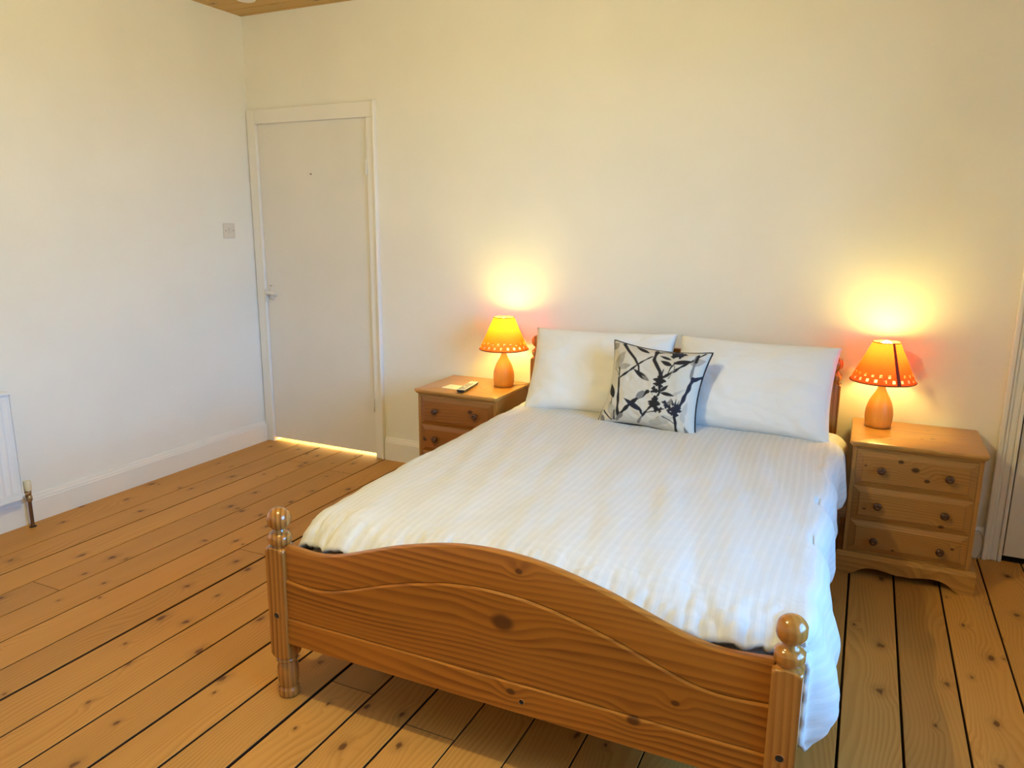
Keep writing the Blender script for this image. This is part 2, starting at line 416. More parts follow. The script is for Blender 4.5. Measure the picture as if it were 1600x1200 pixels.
# floor: real planks over a dark sub floor
floor = struct(MB().box(-0.0, RX, FY, 0.0, -0.09, -0.026), 'floor', M['subfloor'])
seams = [0.0, 0.263, 0.434, 0.605, 0.772, 0.946, 1.111, 1.270, 1.441, 1.607, 1.771, 1.936, 2.10, 2.262, 2.424, 2.588, 2.752, 2.914, 3.078, 3.238, 3.394, 3.555,
         3.720, 3.886, 4.053, 4.218, 4.384, 4.550, 4.716, 4.882, RX]
gaps = [.002, .0022, .0035, .002, .0022, .0026, .0026, .0052, .0026, .003, .0042, .0034, .0046, .003, .003, .0032, .003, .003, .003, .003, .003, .0056,
        .0056, .0050, .0046, .004, .003, .003, .003, .003, .002]
joints = {3: [-1.957], 2: [-0.30], 3.5: [], 8: [-3.2], 14: [-2.037], 12: [-1.965], 6: [-1.365], 4: [-0.33], 18: [-1.1], 22: [-3.3], 24: [-3.0]}
for i in range(len(seams)-1):
    x0 = seams[i]+gaps[i]*(1.15 if i < 15 else 0.65); x1 = seams[i+1]-gaps[i+1]*(1.15 if i+1 < 15 else 0.65)
    ends = [FY] + sorted(joints.get(i, [])) + [0.0]
    for a, c in zip(ends, ends[1:]):
        y0 = a+(0.0012 if a != FY else 0); y1 = c-(0.0012 if c != 0.0 else 0)
        m = board_mesh('plank', x1-x0, 0, y1-y0, None, 'y', 0.024, 0.0016)
        o = m.build('plank', M['floor'], floor); o.location = ((x0+x1)/2, y0, 0)
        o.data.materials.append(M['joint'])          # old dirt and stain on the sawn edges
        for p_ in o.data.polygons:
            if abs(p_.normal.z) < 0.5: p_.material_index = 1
# hall behind the left door: floor, walls, so that light comes in under the leaf
struct(MB().box(-0.4, 1.4, 0.0, 1.5, -0.09, -0.001), 'floor_hall', M['floor'])
struct(MB().box(-0.5, -0.4, T, 1.5, -0.09, 2.5), 'wall_hall_left', M['wall'])
struct(MB().box(1.4, 1.5, T, 1.5, -0.09, 2.5), 'wall_hall_right', M['wall'])
struct(MB().box(-0.5, 1.5, 1.5, 1.6, -0.09, 2.5), 'wall_hall_back', M['wall'])
struct(MB().box(-0.5, 1.5, T, 1.6, 2.5, 2.6), 'ceiling_hall', M['wall'])
# skirting boards with a moulded top
def skirting(name, p0, p1, nrm, hgt):
    """p0->p1 along the wall, nrm = direction into the room"""
    prof = [(0,0),(0.019,0),(0.019,hgt-0.030),(0.016,hgt-0.026),(0.016,hgt-0.020),(0.012,hgt-0.012),(0.010,hgt-0.003),(0.006,hgt),(0,hgt)]
    d = Vector(p1)-Vector(p0); m = MB(); n = len(prof); vs = []
    for p in (Vector(p0), Vector(p1)):
        for (a, z) in prof: vs.append((p.x+nrm[0]*a, p.y+nrm[1]*a, z))
    fs = [(i, (i+1) % n, n+(i+1) % n, n+i) for i in range(n)] + [tuple(range(n)), tuple(range(2*n-1, n-1, -1))]
    m.add(vs, fs); return struct(m, name, M['gloss'])
skirting('baseboard_left', (0, FY, 0), (0, -0.021, 0), (1, 0), 0.134)
skirting('baseboard_back', (0.951, 0, 0), (4.066, 0, 0), (0, -1), 0.140)
skirting('baseboard_right', (RX, FY, 0), (RX, -0.02, 0), (-1, 0), 0.14)

# ------------------------------------------------------------------ left door with its casing
ZD = 1.99
cas = struct(MB().box(0.006, 0.071, -0.018, 0, 0, 2.075), 'trim_1', M['gloss'], bevel=0.004)
m = MB(); m.box(0.071, 0.948, -0.018, 0, ZD, 2.075); struct(m, 'trim_2', M['gloss'], bevel=0.004)
m = MB(); m.box(0.8845, 0.934, -0.018, 0, 0, ZD); m.box(0.934, 0.949, -0.030, 0, 0, 2.078); struct(m, 'trim_3', M['gloss'], bevel=0.005)
# thin bead on the inner edge of the left casing
struct(MB().box(0.064, 0.0745, -0.022, 0.001, 0.0, ZD), 'trim_4', M['gloss'], bevel=0.003)
d1 = empty('door_1', (0.074, 0, 0)); d1['kind'] = 'structure'
dw = 0.8865-0.074
MB().box(-0.004, dw+0.004, 0.0015, 0.040, 0.023, ZD+0.004).build('door_leaf', M['door'], d1, bevel=0.002)
hd = MB().box(0.022, 0.052, -0.0045, 0.0015, 0.925, 1.03).build('handle_plate', M['painted_metal'], d1, bevel=0.003)
lv = MB(); lv.lathe([(0.0085,-0.045),(0.0085,-0.003)], 14, (0.037,0,0.978), 'y')
lv.tube([(0.037,-0.045,0.978),(0.05,-0.048,0.978),(0.075,-0.048,0.977),(0.098,-0.046,0.976),(0.112,-0.044,0.976)], [0.0085,0.0085,0.0075,0.007,0.008], 10)
lv.build('lever_handle', M['painted_metal'], hd, auto=40)
for zz in (0.935, 1.02):
    for xx in (0.031, 0.044):
        MB().lathe([(0.0032,-0.006),(0.0032,-0.004)], 10, (xx,0,zz), 'y').build('screw', M['screw'], hd)
for zz in (0.33, 1.72):
    h = MB()
    for q in range(3): h.lathe([(0.005,zz-0.04+q*0.028),(0.005,zz-0.04+q*0.028+0.026)], 10, (dw-0.004,-0.0205,0), 'z')
    h.build('hinge', M['painted_metal'], d1, auto=40)
MB().lathe([(0.003,-0.010),(0.004,0.0015)], 8, (0.395,0,1.692), 'y').build('coat_nail', M['screw'], d1)
MB().box(-0.001, 0.010, -0.0235, 0.0, 0.92, 1.0).build('strike_plate', M['painted_metal'], d1)

# ------------------------------------------------------------------ right door
m = MB()
m.box(4.069, 4.088, -0.030, 0, 0, 2.09); m.box(4.088, 4.102, -0.022, 0, 0, 2.085); m.box(4.102, 4.128, -0.017, 0, 0, 2.08); m.box(4.128, 4.143, -0.023, 0, 0, 2.075)
m.box(4.143, 4.95, -0.020, 0, 2.0, 2.075)
struct(m, 'trim_5', M['gloss'], bevel=0.004)
m = MB().box(RX0-0.004, RX0, 0.0, 0.075, 0, 1.995); struct(m, 'trim_6', M['gloss'])
struct(MB().box(4.942, 5.03, -0.02, 0, 0, 2.075), 'trim_7', M['gloss'], bevel=0.004)
struct(MB().box(RX0-0.001, RX1+0.001, -0.002, 0.075, -0.02, -0.003), 'trim_8', M['subfloor'])
d2 = empty('door_2', (RX0, 0, 0)); d2['kind'] = 'structure'
MB().box(0.006, RX1-RX0-0.004, 0.004, 0.040, 0.022, 1.99).build('door_leaf', M['door'], d2, bevel=0.002)
MB().box(-0.012, 0.004, -0.0245, -0.004, 1.05, 1.085).build('latch_keep', M['brass'], d2, bevel=0.002)

# ------------------------------------------------------------------ light switch
sw = empty('light_switch', (0, -0.214, 1.36)); tag(sw, 'square white light switch plate on the left wall near the door', 'light switch')
MB().box(0.0, 0.009, -0.044, 0.044, -0.044, 0.044).build('switch_plate', M['switchp'], sw, bevel=0.003)
r_ = MB(); r_.add([(0.009,-0.011,-0.016),(0.009,0.011,-0.016),(0.009,0.011,0.016),(0.009,-0.011,0.016),(0.0115,-0.010,-0.015),(0.0115,0.010,-0.015),(0.016,0.010,0.015),(0.016,-0.010,0.015)],
                 [(0,3,2,1),(4,5,6,7),(0,1,5,4),(1,2,6,5),(2,3,7,6),(3,0,4,7)])
r_.build('rocker', M['switchp'], sw)
for yy in (-0.03, 0.03):
    MB().lathe([(0.0035,0.0088),(0.0035,0.0102)], 10, (0,yy,0), 'x').build('screw', M['screw'], sw)

# ------------------------------------------------------------------ radiator on the left wall
rd = empty('radiator', (0.0, -1.645, 0.0)); tag(rd, 'white ribbed panel radiator at the left edge with a brass valve and pipe', 'radiator')
L = 1.0
P = []
for k in range(0, 241):
    yy = -0.02 - k*(L-0.04)/240
    ph = (yy+0.02)/0.0333*2*math.pi
    dx = 0.0042*max(-1, min(1, 1.6*math.cos(ph)))
    P.append([(0.082-0.004, yy, 0.166), (0.084+0.002, yy, 0.182), (0.084+dx*0.2, yy, 0.195), (0.084+dx, yy, 0.225), (0.084+dx, yy, 0.605), (0.084+dx*0.2, yy, 0.628), (0.086, yy, 0.640), (0.080, yy, 0.650)])
m = MB().grid(P)
m.box(0.045, 0.079, -L+0.005, -0.012, 0.17, 0.645); m.box(0.078, 0.090, -L+0.004, -0.008, 0.158, 0.172); m.box(0.078, 0.0835, -0.020, -0.004, 0.16, 0.652)
m.build('front_panel', M['rad'], rd, auto=50)
m = MB().box(0.028, 0.094, -L, 0.0, 0.648, 0.662); m.box(0.03, 0.092, -0.006, 0.0, 0.18, 0.648)
m.build('casing', M['rad'], rd, bevel=0.003)
MB().box(0.002, 0.046, -0.16, -0.13, 0.25, 0.6).build('bracket', M['rad'], rd)
m = MB(); m.lathe([(0.013,-0.012),(0.013,0.012)], 12, (0.062,0.0,0.168), 'y'); m.lathe([(0.009,0.01),(0.009,0.04)], 12, (0.062,0,0.168), 'y')
m.build('tail_pipe', M['rad'], rd, auto=40)
m = MB(); m.lathe([(0.010,0.126),(0.0135,0.132),(0.0135,0.150),(0.010,0.155),(0.012,0.160),(0.013,0.178),(0.009,0.184)], 14, (0.062,0.036,0), 'z'); m.lathe([(0.011,0.012),(0.012,0.018),(0.012,0.034)], 12, (0.062,0,0.166), 'y')
vb = m.build('valve', M['brass'], rd, auto=40)
m = MB(); m.lathe([(0.0145,0.180),(0.0165,0.184),(0.0165,0.222),(0.0145,0.227)], 14, (0.062,0.036,0), 'z')
m.build('valve_cap', plain('aged_white_cap', (0.80,0.70,0.48), 0.4), vb, auto=40)
MB().lathe([(0.0078,0.001),(0.0078,0.128)], 12, (0.062,0.036,0), 'z').build('pipe', M['copper'], rd, auto=40)
MB().lathe([(0.016,0.0006),(0.016,0.0016)], 14, (0.062,0.036,0), 'z').build('pipe_hole', M['dark'], rd)

# ------------------------------------------------------------------ smoke alarm and ceiling pendant
sa = empty('smoke_alarm', (0.375, -0.345, H)); tag(sa, 'round white smoke alarm on the pine ceiling in the corner', 'smoke alarm')
MB().lathe([(0.060,0.0),(0.060,-0.012),(0.052,-0.012)], 32).build('base', M['plastic'], sa, auto=40)
MB().lathe([(0.055,-0.010),(0.055,-0.028),(0.046,-0.038),(0.018,-0.040)], 32).build('cover', M['plastic'], sa, auto=40)
pd = empty('pendant_light', (2.22, -2.46, H)); tag(pd, 'lit pendant lamp hanging from the ceiling above the bed end', 'pendant lamp')
MB().lathe([(0.05,0.0),(0.05,-0.012),(0.012,-0.03)], 24).build('ceiling_rose', M['plastic'], pd, auto=40)
MB().lathe([(0.003,-0.03),(0.003,-0.21)], 8).build('cord', M['plastic'], pd)
MB().lathe([(0.018,-0.20),(0.02,-0.25)], 16).build('lamp_holder', M['plastic'], pd, auto=40)
def sphere_prof(r, zc, n=10): return [(max(1e-4, r*math.sin(math.pi*i/n)), zc-r*math.cos(math.pi*i/n)) for i in range(n+1)]
MB().lathe(sphere_prof(0.034, -0.283), 16).build('bulb', M['pendant_bulb'], pd, smooth=True)

# ------------------------------------------------------------------ bed
BX, BY = 2.73, -2.063
bed = empty('double_bed', (BX, BY, 0), R(0.53)); tag(bed, 'lacquered pine double bed with arched footboard and ball finials', 'bed')
HW = 0.703; S = 0.0325; YH = 1.933
def ball(zc, r, n=12, a0=0.16):
    return [(r*math.sin(a0*math.pi+(1-a0)*math.pi*i/n*0.999), zc-r*math.cos(a0*math.pi+(1-a0)*math.pi*i/n*0.999)) for i in range(n+1)]
def dense(pr, st=0.0035):
    out = []
    for (r0,z0),(r1,z1) in zip(pr, pr[1:]):
        n = max(1, int(math.hypot(r1-r0, z1-z0)/st))
        for i in range(n): out.append((r0+(r1-r0)*i/n, z0+(z1-z0)*i/n))
    return out+[pr[-1]]
def shoulder(z0, z1, up=True, rmin=0.028):
    """scalloped turning where the square of the post runs into the round"""
    o = []
    for i in range(9):
        k = i/8; r = rmin+(0.047-rmin)*math.sqrt(max(0, 1-(k if up else 1-k)**2)) if True else 0
        o.append((r, z0+(z1-z0)*k))
    return o
def post(x, y, top, sq_top, sq_bot, nm='post'):
    foot = [(0.026,0.0),(0.030,0.004),(0.0315,0.014),(0.030,0.026),(0.0255,0.031),(0.0255,0.034),(0.029,0.042),(0.0318,0.062),(0.0325,0.080),(0.031,0.098),(0.027,0.112),(0.0255,0.116),(0.031,0.119),(0.0325,0.124),(0.031,0.129),(0.027,0.132)]
    foot = [(r, z) for r, z in foot]
    low = shoulder(0.132, sq_bot, False, 0.028)
    body = [(0.0475, sq_bot+0.001), (0.0475, sq_top-0.001)]
    hi = shoulder(sq_top, sq_top+0.026, True, 0.029)
    z = sq_top+0.026
    ring = [(0.0265,z+0.001),(0.026,z+0.004),(0.0305,z+0.008),(0.0342,z+0.016),(0.0350,z+0.023),(0.0335,z+0.031),(0.028,z+0.038),(0.0205,z+0.043),(0.0185,z+0.047)]
    bl = ball(top-0.0345, 0.0345)
    m = MB().lathe(dense(foot+low+body+hi+ring)+bl, 48, (x,y,0), 'z', S)
    o = m.build(nm, M['post'], bed, auto=50)
    return o
Fp = []
for sx in (-1, 1):
    p_ = post(sx*HW, 0, 0.604, 0.462, 0.165)
    q = MB().lathe([(0.0085,-S-0.0006),(0.0085,-S+0.004)], 16, (sx*HW,0,0.277), 'y').build('bolt_hole', M['dark'], p_)
    rg_ = []
    q = MB().tube([(sx*HW+0.0095*math.cos(a), -S-0.0004, 0.277+0.0095*math.sin(a)) for a in [2*math.pi*k/18 for k in range(18)]], 0.0012, 6, True).build('hole_rim', M['post'], p_, smooth=True)
    post(sx*HW, YH, 0.858, 0.716, 0.165)
TT = [(0,.128),(.05,.1265),(.1,.122),(.15,.1145),(.2,.104),(.3,.078),(.384,.050),(.472,.020),(.533,.006),(.58,.0025),(.63,.0055),(.68,.010)]
def arch(x): return smooth_table(TT, abs(x))
def shaped_board(name, zlo, zhi, y0, y1, ch0=0.003, ch1=0.003, n=72, half=None, round_top=False):
    """board between two curves with chamfered (or rounded) edges, y0 front, y1 back"""
    half = half or (HW-S+0.004)
    P = []
    for i in range(n+1):
        x = -half+2*half*i/n; a = zlo(x); c = zhi(x)
        ring = [(x,y1,a),(x,y0+ch0,a),(x,y0,a+ch0)]
        if round_top:
            ring += [(x,y0,c-0.004),(x,y0+0.001,c-0.0012),(x,y0+0.0035,c),(x,y1-0.0035,c),(x,y1-0.001,c-0.0012),(x,y1,c-0.004)]
        else: ring += [(x,y0,c-ch1),(x,y0+ch1,c),(x,y1,c)]
        P.append(ring)
    m = MB().grid(P, closed_u=True)
    k = len(P[0]); m.f.append(tuple(range(k))); m.f.append(tuple(range(n*k+k-1, n*k-1, -1)))
    return m.build(name, M['bed'], bed, auto=30)
YF0, YF1 = -0.018, 0.012
shaped_board('top_board', lambda x: 0.3812+arch(x), lambda x: 0.484+arch(x), YF0+0.002, YF1, 0.002, 0.003, round_top=True)
shaped_board('centre_board', lambda x: 0.2705, lambda x: 0.3808+arch(x), YF0-0.0035, YF1, 0.002, 0.0050)
lb = shaped_board('bottom_board', lambda x: 0.187, lambda x: 0.2702, YF0-0.0075, YF1, 0.003, 0.0042)
MB().lathe([(0.0065,YF0-0.0081),(0.0065,YF0-0.003)], 14, (0.085,0,0.224), 'y').build('bolt_hole', M['dark'], lb)
MB().tube([(0.085+0.0073*math.cos(a), YF0-0.0078, 0.224+0.0073*math.sin(a)) for a in [2*math.pi*k/16 for k in range(16)]], 0.001, 6, True).build('hole_rim', M['post'], lb, smooth=True)
hb = shaped_board('headboard_panel', lambda x: 0.36, lambda x: 0.712+arch(x), YH-0.016, YH+0.014, 0.003, 0.003, round_top=True)
for sx in (-1, 1):
    MB().box(sx*HW-0.012, sx*HW+0.012, S, YH-S, 0.20, 0.315).build('side_rail', M['bed'], bed, bevel=0.003)
    xx = sx*(HW-0.028); MB().box(min(xx-0.015,xx+0.015), max(xx-0.015,xx+0.015), S, YH-S, 0.205, 0.228).build('slat_ledge', M['mdf'], bed)
s0 = None
for k in range(12):
    yy = 0.10+k*0.158
    if s0 is None: s0 = MB().box(-HW+0.016, HW-0.016, -0.035, 0.035, 0.228, 0.242).build('slat', M['mdf'], bed); o = s0
    else: o = s0.copy(); COL.objects.link(o); o.parent = bed
    o.location = (0, yy, 0)
# mattress lies in the frame
mt = MB(); mt.box(-0.662, 0.662, 0.050, 1.905, 0.243, 0.462)
mat_o = mt.build('mattress', M['mattress'], None, bevel=0.035, segs=4); mat_o.location = (BX, BY, 0); mat_o.rotation_euler = (0,0,R(0.53))
tag(mat_o, 'pale mattress under the white duvet in the pine bed', 'mattress')

# ------------------------------------------------------------------ duvet
def fbm(p, o=3): return noise.fractal(Vector(p), 1.0, 2.0, o)
def duvet():
    XL, XR = -0.672, 0.706        # where the cloth turns down, bed space
    rl, rr = 0.055, 0.062
    ZT = 0.528
    nu, nv = 190, 190
    y_head, y_foot = 1.80, 0.033
    V = []; UV = []
    for j in range(nv+1):
        v = j/nv
        y0 = y_head+(y_foot-y_head)*v
        hangL = 0.13+0.01*math.sin(v*9)
        hangR = 0.13+0.030*v+0.008*math.sin(v*17+0.8)+0.122*max(0, min(1, (v-0.76)/0.18))**1.8*(1-0.55*max(0, (v-0.94)/0.06))
        topw = XR-XL
        total = hangL+rl*math.pi/2+topw-0+rr*math.pi/2+hangR
        row = []; uvr = []
        for i in range(nu+1):
            u = i/nu
            # denser sampling on the right hang
            s = total*u
            y = y0
            xs_ = XL+(s-hangL-rl*math.pi/2)
            y += 0.020*max(0, (v-0.93)/0.07)*max(0, min(1, (abs(xs_)-0.585)/0.06))
            if s < hangL:
                x = XL-rl; z = ZT-rl-(hangL-s); n = Vector((-1,0,0)); k = (hangL-s)/hangL; side = -1
            elif s < hangL+rl*math.pi/2:
                a = (s-hangL)/rl; x = XL-rl*math.cos(a); z = ZT-rl+rl*math.sin(a); n = Vector((-math.cos(a),0,math.sin(a))); k = 0; side = 0
            elif s < hangL+rl*math.pi/2+topw:
                x = XL+(s-hangL-rl*math.pi/2); z = ZT; n = Vector((0,0,1)); k = 0; side = 0
            elif s < hangL+rl*math.pi/2+topw+rr*math.pi/2:
                a = (s-hangL-rl*math.pi/2-topw)/rr; x = XR+rr*math.sin(a); z = ZT-rr+rr*math.cos(a); n = Vector((math.sin(a),0,math.cos(a))); k = 0; side = 0
            else:
                k = (s-(total-hangR))/hangR; x = XR+rr; z = ZT-rr-k*hangR; n = Vector((1,0,0)); side = 1
            # puffiness and folds
            p = Vector((x, y, z))
            tx = (x-XL)/(XR-XL)
            if side == 0 and 0 <= tx <= 1:
                edge = math.sin(math.pi*tx)**0.5
                p.z += 0.010*edge
                p.z += 0.0075*fbm((x*3.1+5, y*2.6, 0.3))*edge**0.5
                # long soft creases running along the bed
                p.z += 0.0045*fbm((x*11+y*2.2, y*1.3, 4.2), 2)
                p.z += 0.0016*fbm((x*15-y*8, y*9+x*5, 9.0), 2)
            else:
                p += n*0.006*fbm((y*6, z*8, 2.0+side))
            if side == 1 or (side == 0 and x > XR):
                kk = k if side == 1 else 0.0
                dn = kk if side == 1 else (x-XR)/rr*0.3
                wv = math.sin(y*17.5+0.7*math.sin(y*7)+0.6)+0.45*math.sin(y*38+1.3)
                p.x += (0.006+0.013*kk)*wv*1.0+0.010*kk*(abs(math.sin(y*12.0+0.4))**0.6-0.6)
                p.x -= 0.024*max(0, min(1, (v-0.10)/0.25))*(1 if side == 1 else (x-XR)/rr)
                fl = max(0, (v-0.70)/0.30)
                p.x += 0.072*fl*math.sin(math.pi*min(1, kk*0.9+0.06))
                # hem tucks inward at its lower edge
                p.x -= 0.012*max(0, kk-0.75)/0.25
                # the foot end of the overhang turns in around the mattress corner, behind the post
                tip = max(0, (v-0.93)/0.07)
                tw = 1.0 if side == 1 else min(1, (x-XR)/rr)**2
                p.x -= (0.072+0.072*math.sin(math.pi*min(1, kk*0.9+0.06)))*tip**2*tw
                p.y += (0.008*tip+0.006*math.sin(z*95+v*30)*tip)*tw
                p.x += 0.004*math.sin(z*120+y*20)*fl*kk
            if side == -1: p.x += 0.02*k
            # foot end: cloth rolls down behind the footboard
            if side == 0:
                e = max(0, (v-0.90)/0.10)*max(0, min(1, (XR+rr-x)/0.10))
                ripple = 0.004*math.sin(x*61+2*math.sin(x*9))+0.0025*math.sin(x*133)
                drop = 0.060*e**2.6
                p.z -= drop; p.z += ripple*e*e
                p.z += 0.015*e*abs(fbm((x*30, y*30, 1.0), 3)); p.z += 0.003*e*math.exp(-((x-0.50)/0.06)**2)
                gp = math.exp(-((x+0.53)/0.07)**2)
                p.z += 0.004*gp*e**2
            # left foot corner pulls in
            if x < XL+0.12:
                p.x += 0.045*max(0, (v-0.72)/0.28)**1.5*min(1, (XL+0.12-x)/0.12)
            if side == 1: p.x = 0.729+max(0, p.x-0.729) if p.x > 0.745 else 0.729+0.016*math.exp((p.x-0.745)/0.016); p.y = max(p.y, 0.040)
            p.y = max(p.y, 0.033)
            row.append(p); uvr.append((s, y0))
        V.append(row); UV.append(uvr)
    m = MB().grid(V)
    me = bpy.data.meshes.new('duvet'); me.from_pydata(m.v, [], m.f)
    uvl = me.uv_layers.new(name='cloth'); flat = [q for r in UV for q in r]
    for lp in me.loops: uvl.data[lp.index].uv = flat[lp.vertex_index]
    me.polygons.foreach_set('use_smooth', [True]*len(me.polygons))
    me.materials.append(M['duvet'])
    if me.polygons[len(me.polygons)//2].normal.z < 0: me.flip_normals()
    o = bpy.data.objects.new('duvet', me); COL.objects.link(o)
    so = o.modifiers.new('thickness', 'SOLIDIFY'); so.thickness = 0.016; so.offset = -1
    o.location = (BX, BY, 0); o.rotation_euler = (0,0,R(0.53))
    return o
dv = duvet(); tag(dv, 'white satin striped duvet spread over the double bed', 'duvet')

# ------------------------------------------------------------------ pillows
def cushion_grid(W, Hh, th, n, pinch=0.07, ear=0.0, seed=0.0, wrinkle=0.004, power=0.5, asym=0.0):
    """front and back point grids of a soft cushion in the local x-z plane, front towards -y"""
    F = []; B = []
    for j in range(n+1):
        v = -1+2*j/n; fr = []; bk = []
        for i in range(n+1):
            u = -1+2*i/n
            x = W/2*u*(1-pinch*(1-v*v)*abs(u)**2); z = Hh/2*v*(1-pinch*(1-u*u)*abs(v)**2)
            h = th/2*((1-u**4)*(1-v**4))**power*(0.86+0.14*(1-u*u)*(1-v*v))
            sag = 1.0+asym*(-v)*0.35
            h *= sag
            e = min(1, (1-abs(u))*6)*min(1, (1-abs(v))*6)
            wr = wrinkle*(fbm((u*2.2+seed, v*2.2, seed), 3)+0.7*abs(fbm((u*5+v*2+seed*2, v*4, 3+seed), 2)))
            cr = wrinkle*0.9*math.sin(18*(abs(u)-abs(v))+seed)*max(0, abs(u)+abs(v)-1.25)
            fr.append((x, -h+(wr+cr)*e, z)); bk.append((x, h-wr*e*0.5, z))
        F.append(fr); B.append(bk)
    return F, B
def pillow(name, W, Hh, th, seed, loc, rot, label):
    F, B = cushion_grid(W, Hh, th, 60, 0.055, seed=seed, wrinkle=0.008, asym=0.6, power=0.42)
    m = MB().grid(F); n = 61
    off = len(m.v); m.grid(B, flip=True)
    me_o = m.build(name, M['pillow'], None, smooth=True)
    import bmesh
    bm = bmesh.new(); bm.from_mesh(me_o.data); bmesh.ops.remove_doubles(bm, verts=bm.verts, dist=0.0004); bmesh.ops.recalc_face_normals(bm, faces=bm.faces); bm.to_mesh(me_o.data); bm.free()
    me_o.location = loc; me_o.rotation_euler = rot
    tag(me_o, label, 'pillow', 'white pillows against the headboard')
    return me_o
pillow('pillow', 0.705, 0.43, 0.17, 1.7, (2.388, -0.285, 0.718), (R(-27), R(-1.0), R(2)), 'white cotton pillow on the left, behind the patterned cushion')
pillow('pillow', 0.685, 0.43, 0.18, 6.1, (3.092, -0.300, 0.720), (R(-27), R(0.5), R(-1)), 'white cotton pillow on the right, next to the deep orange lamp')

# ------------------------------------------------------------------ patterned cushion (printed cloth)
def leaf_poly(cx, cy, ang, ln, wd, n=14):
    pts = []
    ca, sa = math.cos(ang), math.sin(ang)
    up = [(ln*(i/n-0.5), wd*math.sin(math.pi*(i/n)**0.85)) for i in range(n+1)]
    for (a, b_) in up+[(a, -b_*0.85) for a, b_ in reversed(up[1:-1])]:
        pts.append((cx+a*ca-b_*sa, cy+a*sa+b_*ca))
    return pts
def print_pattern(X, Y):
    """cloth print: X, Y arrays in 0..1 across the cushion front (Y up); returns rgb"""
    col = np.empty(X.shape+(3,)); base = np.array((0.60, 0.57, 0.51))
    rng = np.random.RandomState(3)
    sl = 0.5+0.5*np.sin(Y*430+5*np.sin(X*9)+3*np.sin(X*23+Y*7)); col[:] = base*(0.95+0.06*sl[..., None])
    AA = 0.006
    def paint(mask, c): col[:] = col*(1-mask[..., None])+np.array(c)*mask[..., None]
    def poly(pts, c, a=1.0):
        d = np.full(X.shape, 1e9); ins = np.zeros(X.shape, bool); n = len(pts)
        xs = [p[0] for p in pts]; ys = [p[1] for p in pts]
        for i in range(n):
            x0, y0 = pts[i]; x1, y1 = pts[(i+1) % n]
            ex, ey = x1-x0, y1-y0; L2 = ex*ex+ey*ey+1e-12
            t = np.clip(((X-x0)*ex+(Y-y0)*ey)/L2, 0, 1)
            d = np.minimum(d, (X-x0-t*ex)**2+(Y-y0-t*ey)**2)
            cond = ((y0 > Y) != (y1 > Y)) & (X < (x1-x0)*(Y-y0)/((y1-y0) if abs(y1-y0) > 1e-9 else 1e-9)+x0)
            ins ^= cond
        d = np.sqrt(d); sd = np.where(ins, -d, d)
        paint(np.clip(0.5-sd/AA, 0, 1)*a, c)
    def line(pts, w0, w1, c, a=1.0):
        n = len(pts)-1; best = np.full(X.shape, 1e9)
        for i in range(n):
            x0, y0 = pts[i]; x1, y1 = pts[i+1]; ex, ey = x1-x0, y1-y0
            t = np.clip(((X-x0)*ex+(Y-y0)*ey)/(ex*ex+ey*ey+1e-12), 0, 1)
            ww = w0+(w1-w0)*((i+t)/n)
            best = np.minimum(best, np.sqrt((X-x0-t*ex)**2+(Y-y0-t*ey)**2)-0.90*ww*(1+0.25*np.sin(40*(X+Y))))
        paint(np.clip(0.5-best/AA, 0, 1)*a, c)
    K = (0.010, 0.009, 0.012); NV = (0.011, 0.013, 0.030); G = (0.36, 0.335, 0.29); G2 = (0.44, 0.43, 0.40); MG = (0.20, 0.19, 0.18)
    lf = lambda cx, cy, a, ln, wd, c, al=1.0: poly(leaf_poly(cx, cy, R(a), ln, wd), c, al)
    # grey ghost leaves
    lf(.135,.765,72,.25,.055,G); lf(.20,.685,20,.17,.040,G); lf(.09,.70,120,.10,.028,G2)
    lf(.150,.165,118,.22,.055,G2); lf(.185,.10,75,.15,.035,G)
    lf(.700,.135,30,.24,.060,G2); lf(.62,.075,10,.15,.045,G2); lf(.80,.47,38,.20,.018,G2); lf(.905,.30,80,.20,.030,G2); lf(.89,.22,100,.15,.03,G2)
    lf(.92,.86,25,.15,.055,G); lf(.04,.93,60,.12,.045,MG,0.8); lf(.05,.05,120,.10,.028,MG); lf(.93,.06,110,.12,.022,MG)
    # branches
    line([(.235,.08),(.215,.22),(.19,.40),(.165,.545),(.145,.66)],.020,.009,K)
    line([(.165,.54),(.27,.64),(.38,.77),(.47,.87)],.014,.008,K)
    line([(.13,.98),(.20,.90),(.30,.80),(.36,.71),(.37,.66)],.020,.012,K)
    line([(.17,.55),(.12,.62),(.07,.66)],.008,.005,MG)
    line([(.22,.05),(.33,.23),(.44,.37),(.50,.43)],.018,.026,K); line([(.22,.04),(.27,.11)],.022,.020,MG); line([(.42,.36),(.46,.42)],.03,.026,MG)
    line([(.44,.03),(.52,.20),(.60,.34),(.62,.45),(.60,.58),(.58,.68),(.50,.82),(.49,.96)],.010,.021,K); line([(.44,.03),(.48,.12)],.012,.013,MG)
    line([(.60,.60),(.72,.71),(.86,.86),(.95,.98)],.018,.009,K)
    line([(.505,.18),(.60,.22),(.69,.27)],.007,.006,K)
    line([(.66,.65),(.68,.75),(.73,.84)],.008,.006,K); line([(.68,.62),(.72,.74),(.70,.83)],.006,.006,MG)
    line([(.505,.94),(.58,.97),(.65,.97),(.68,.88)],.012,.010,K)
    line([(.89,.94),(.90,.80),(.90,.68),(.93,.62)],.018,.014,MG); line([(.90,.95),(.905,.86)],.018,.014,K)
    line([(.815,.24),(.87,.40),(.91,.55),(.925,.66)],.020,.022,NV); line([(.925,.64),(1.0,.70),(1.07,.78)],.022,.014,NV)
    line([(.83,.03),(.82,.14),(.79,.28)],.018,.012,K); line([(.69,.175),(.76,.15),(.82,.115)],.007,.006,K)
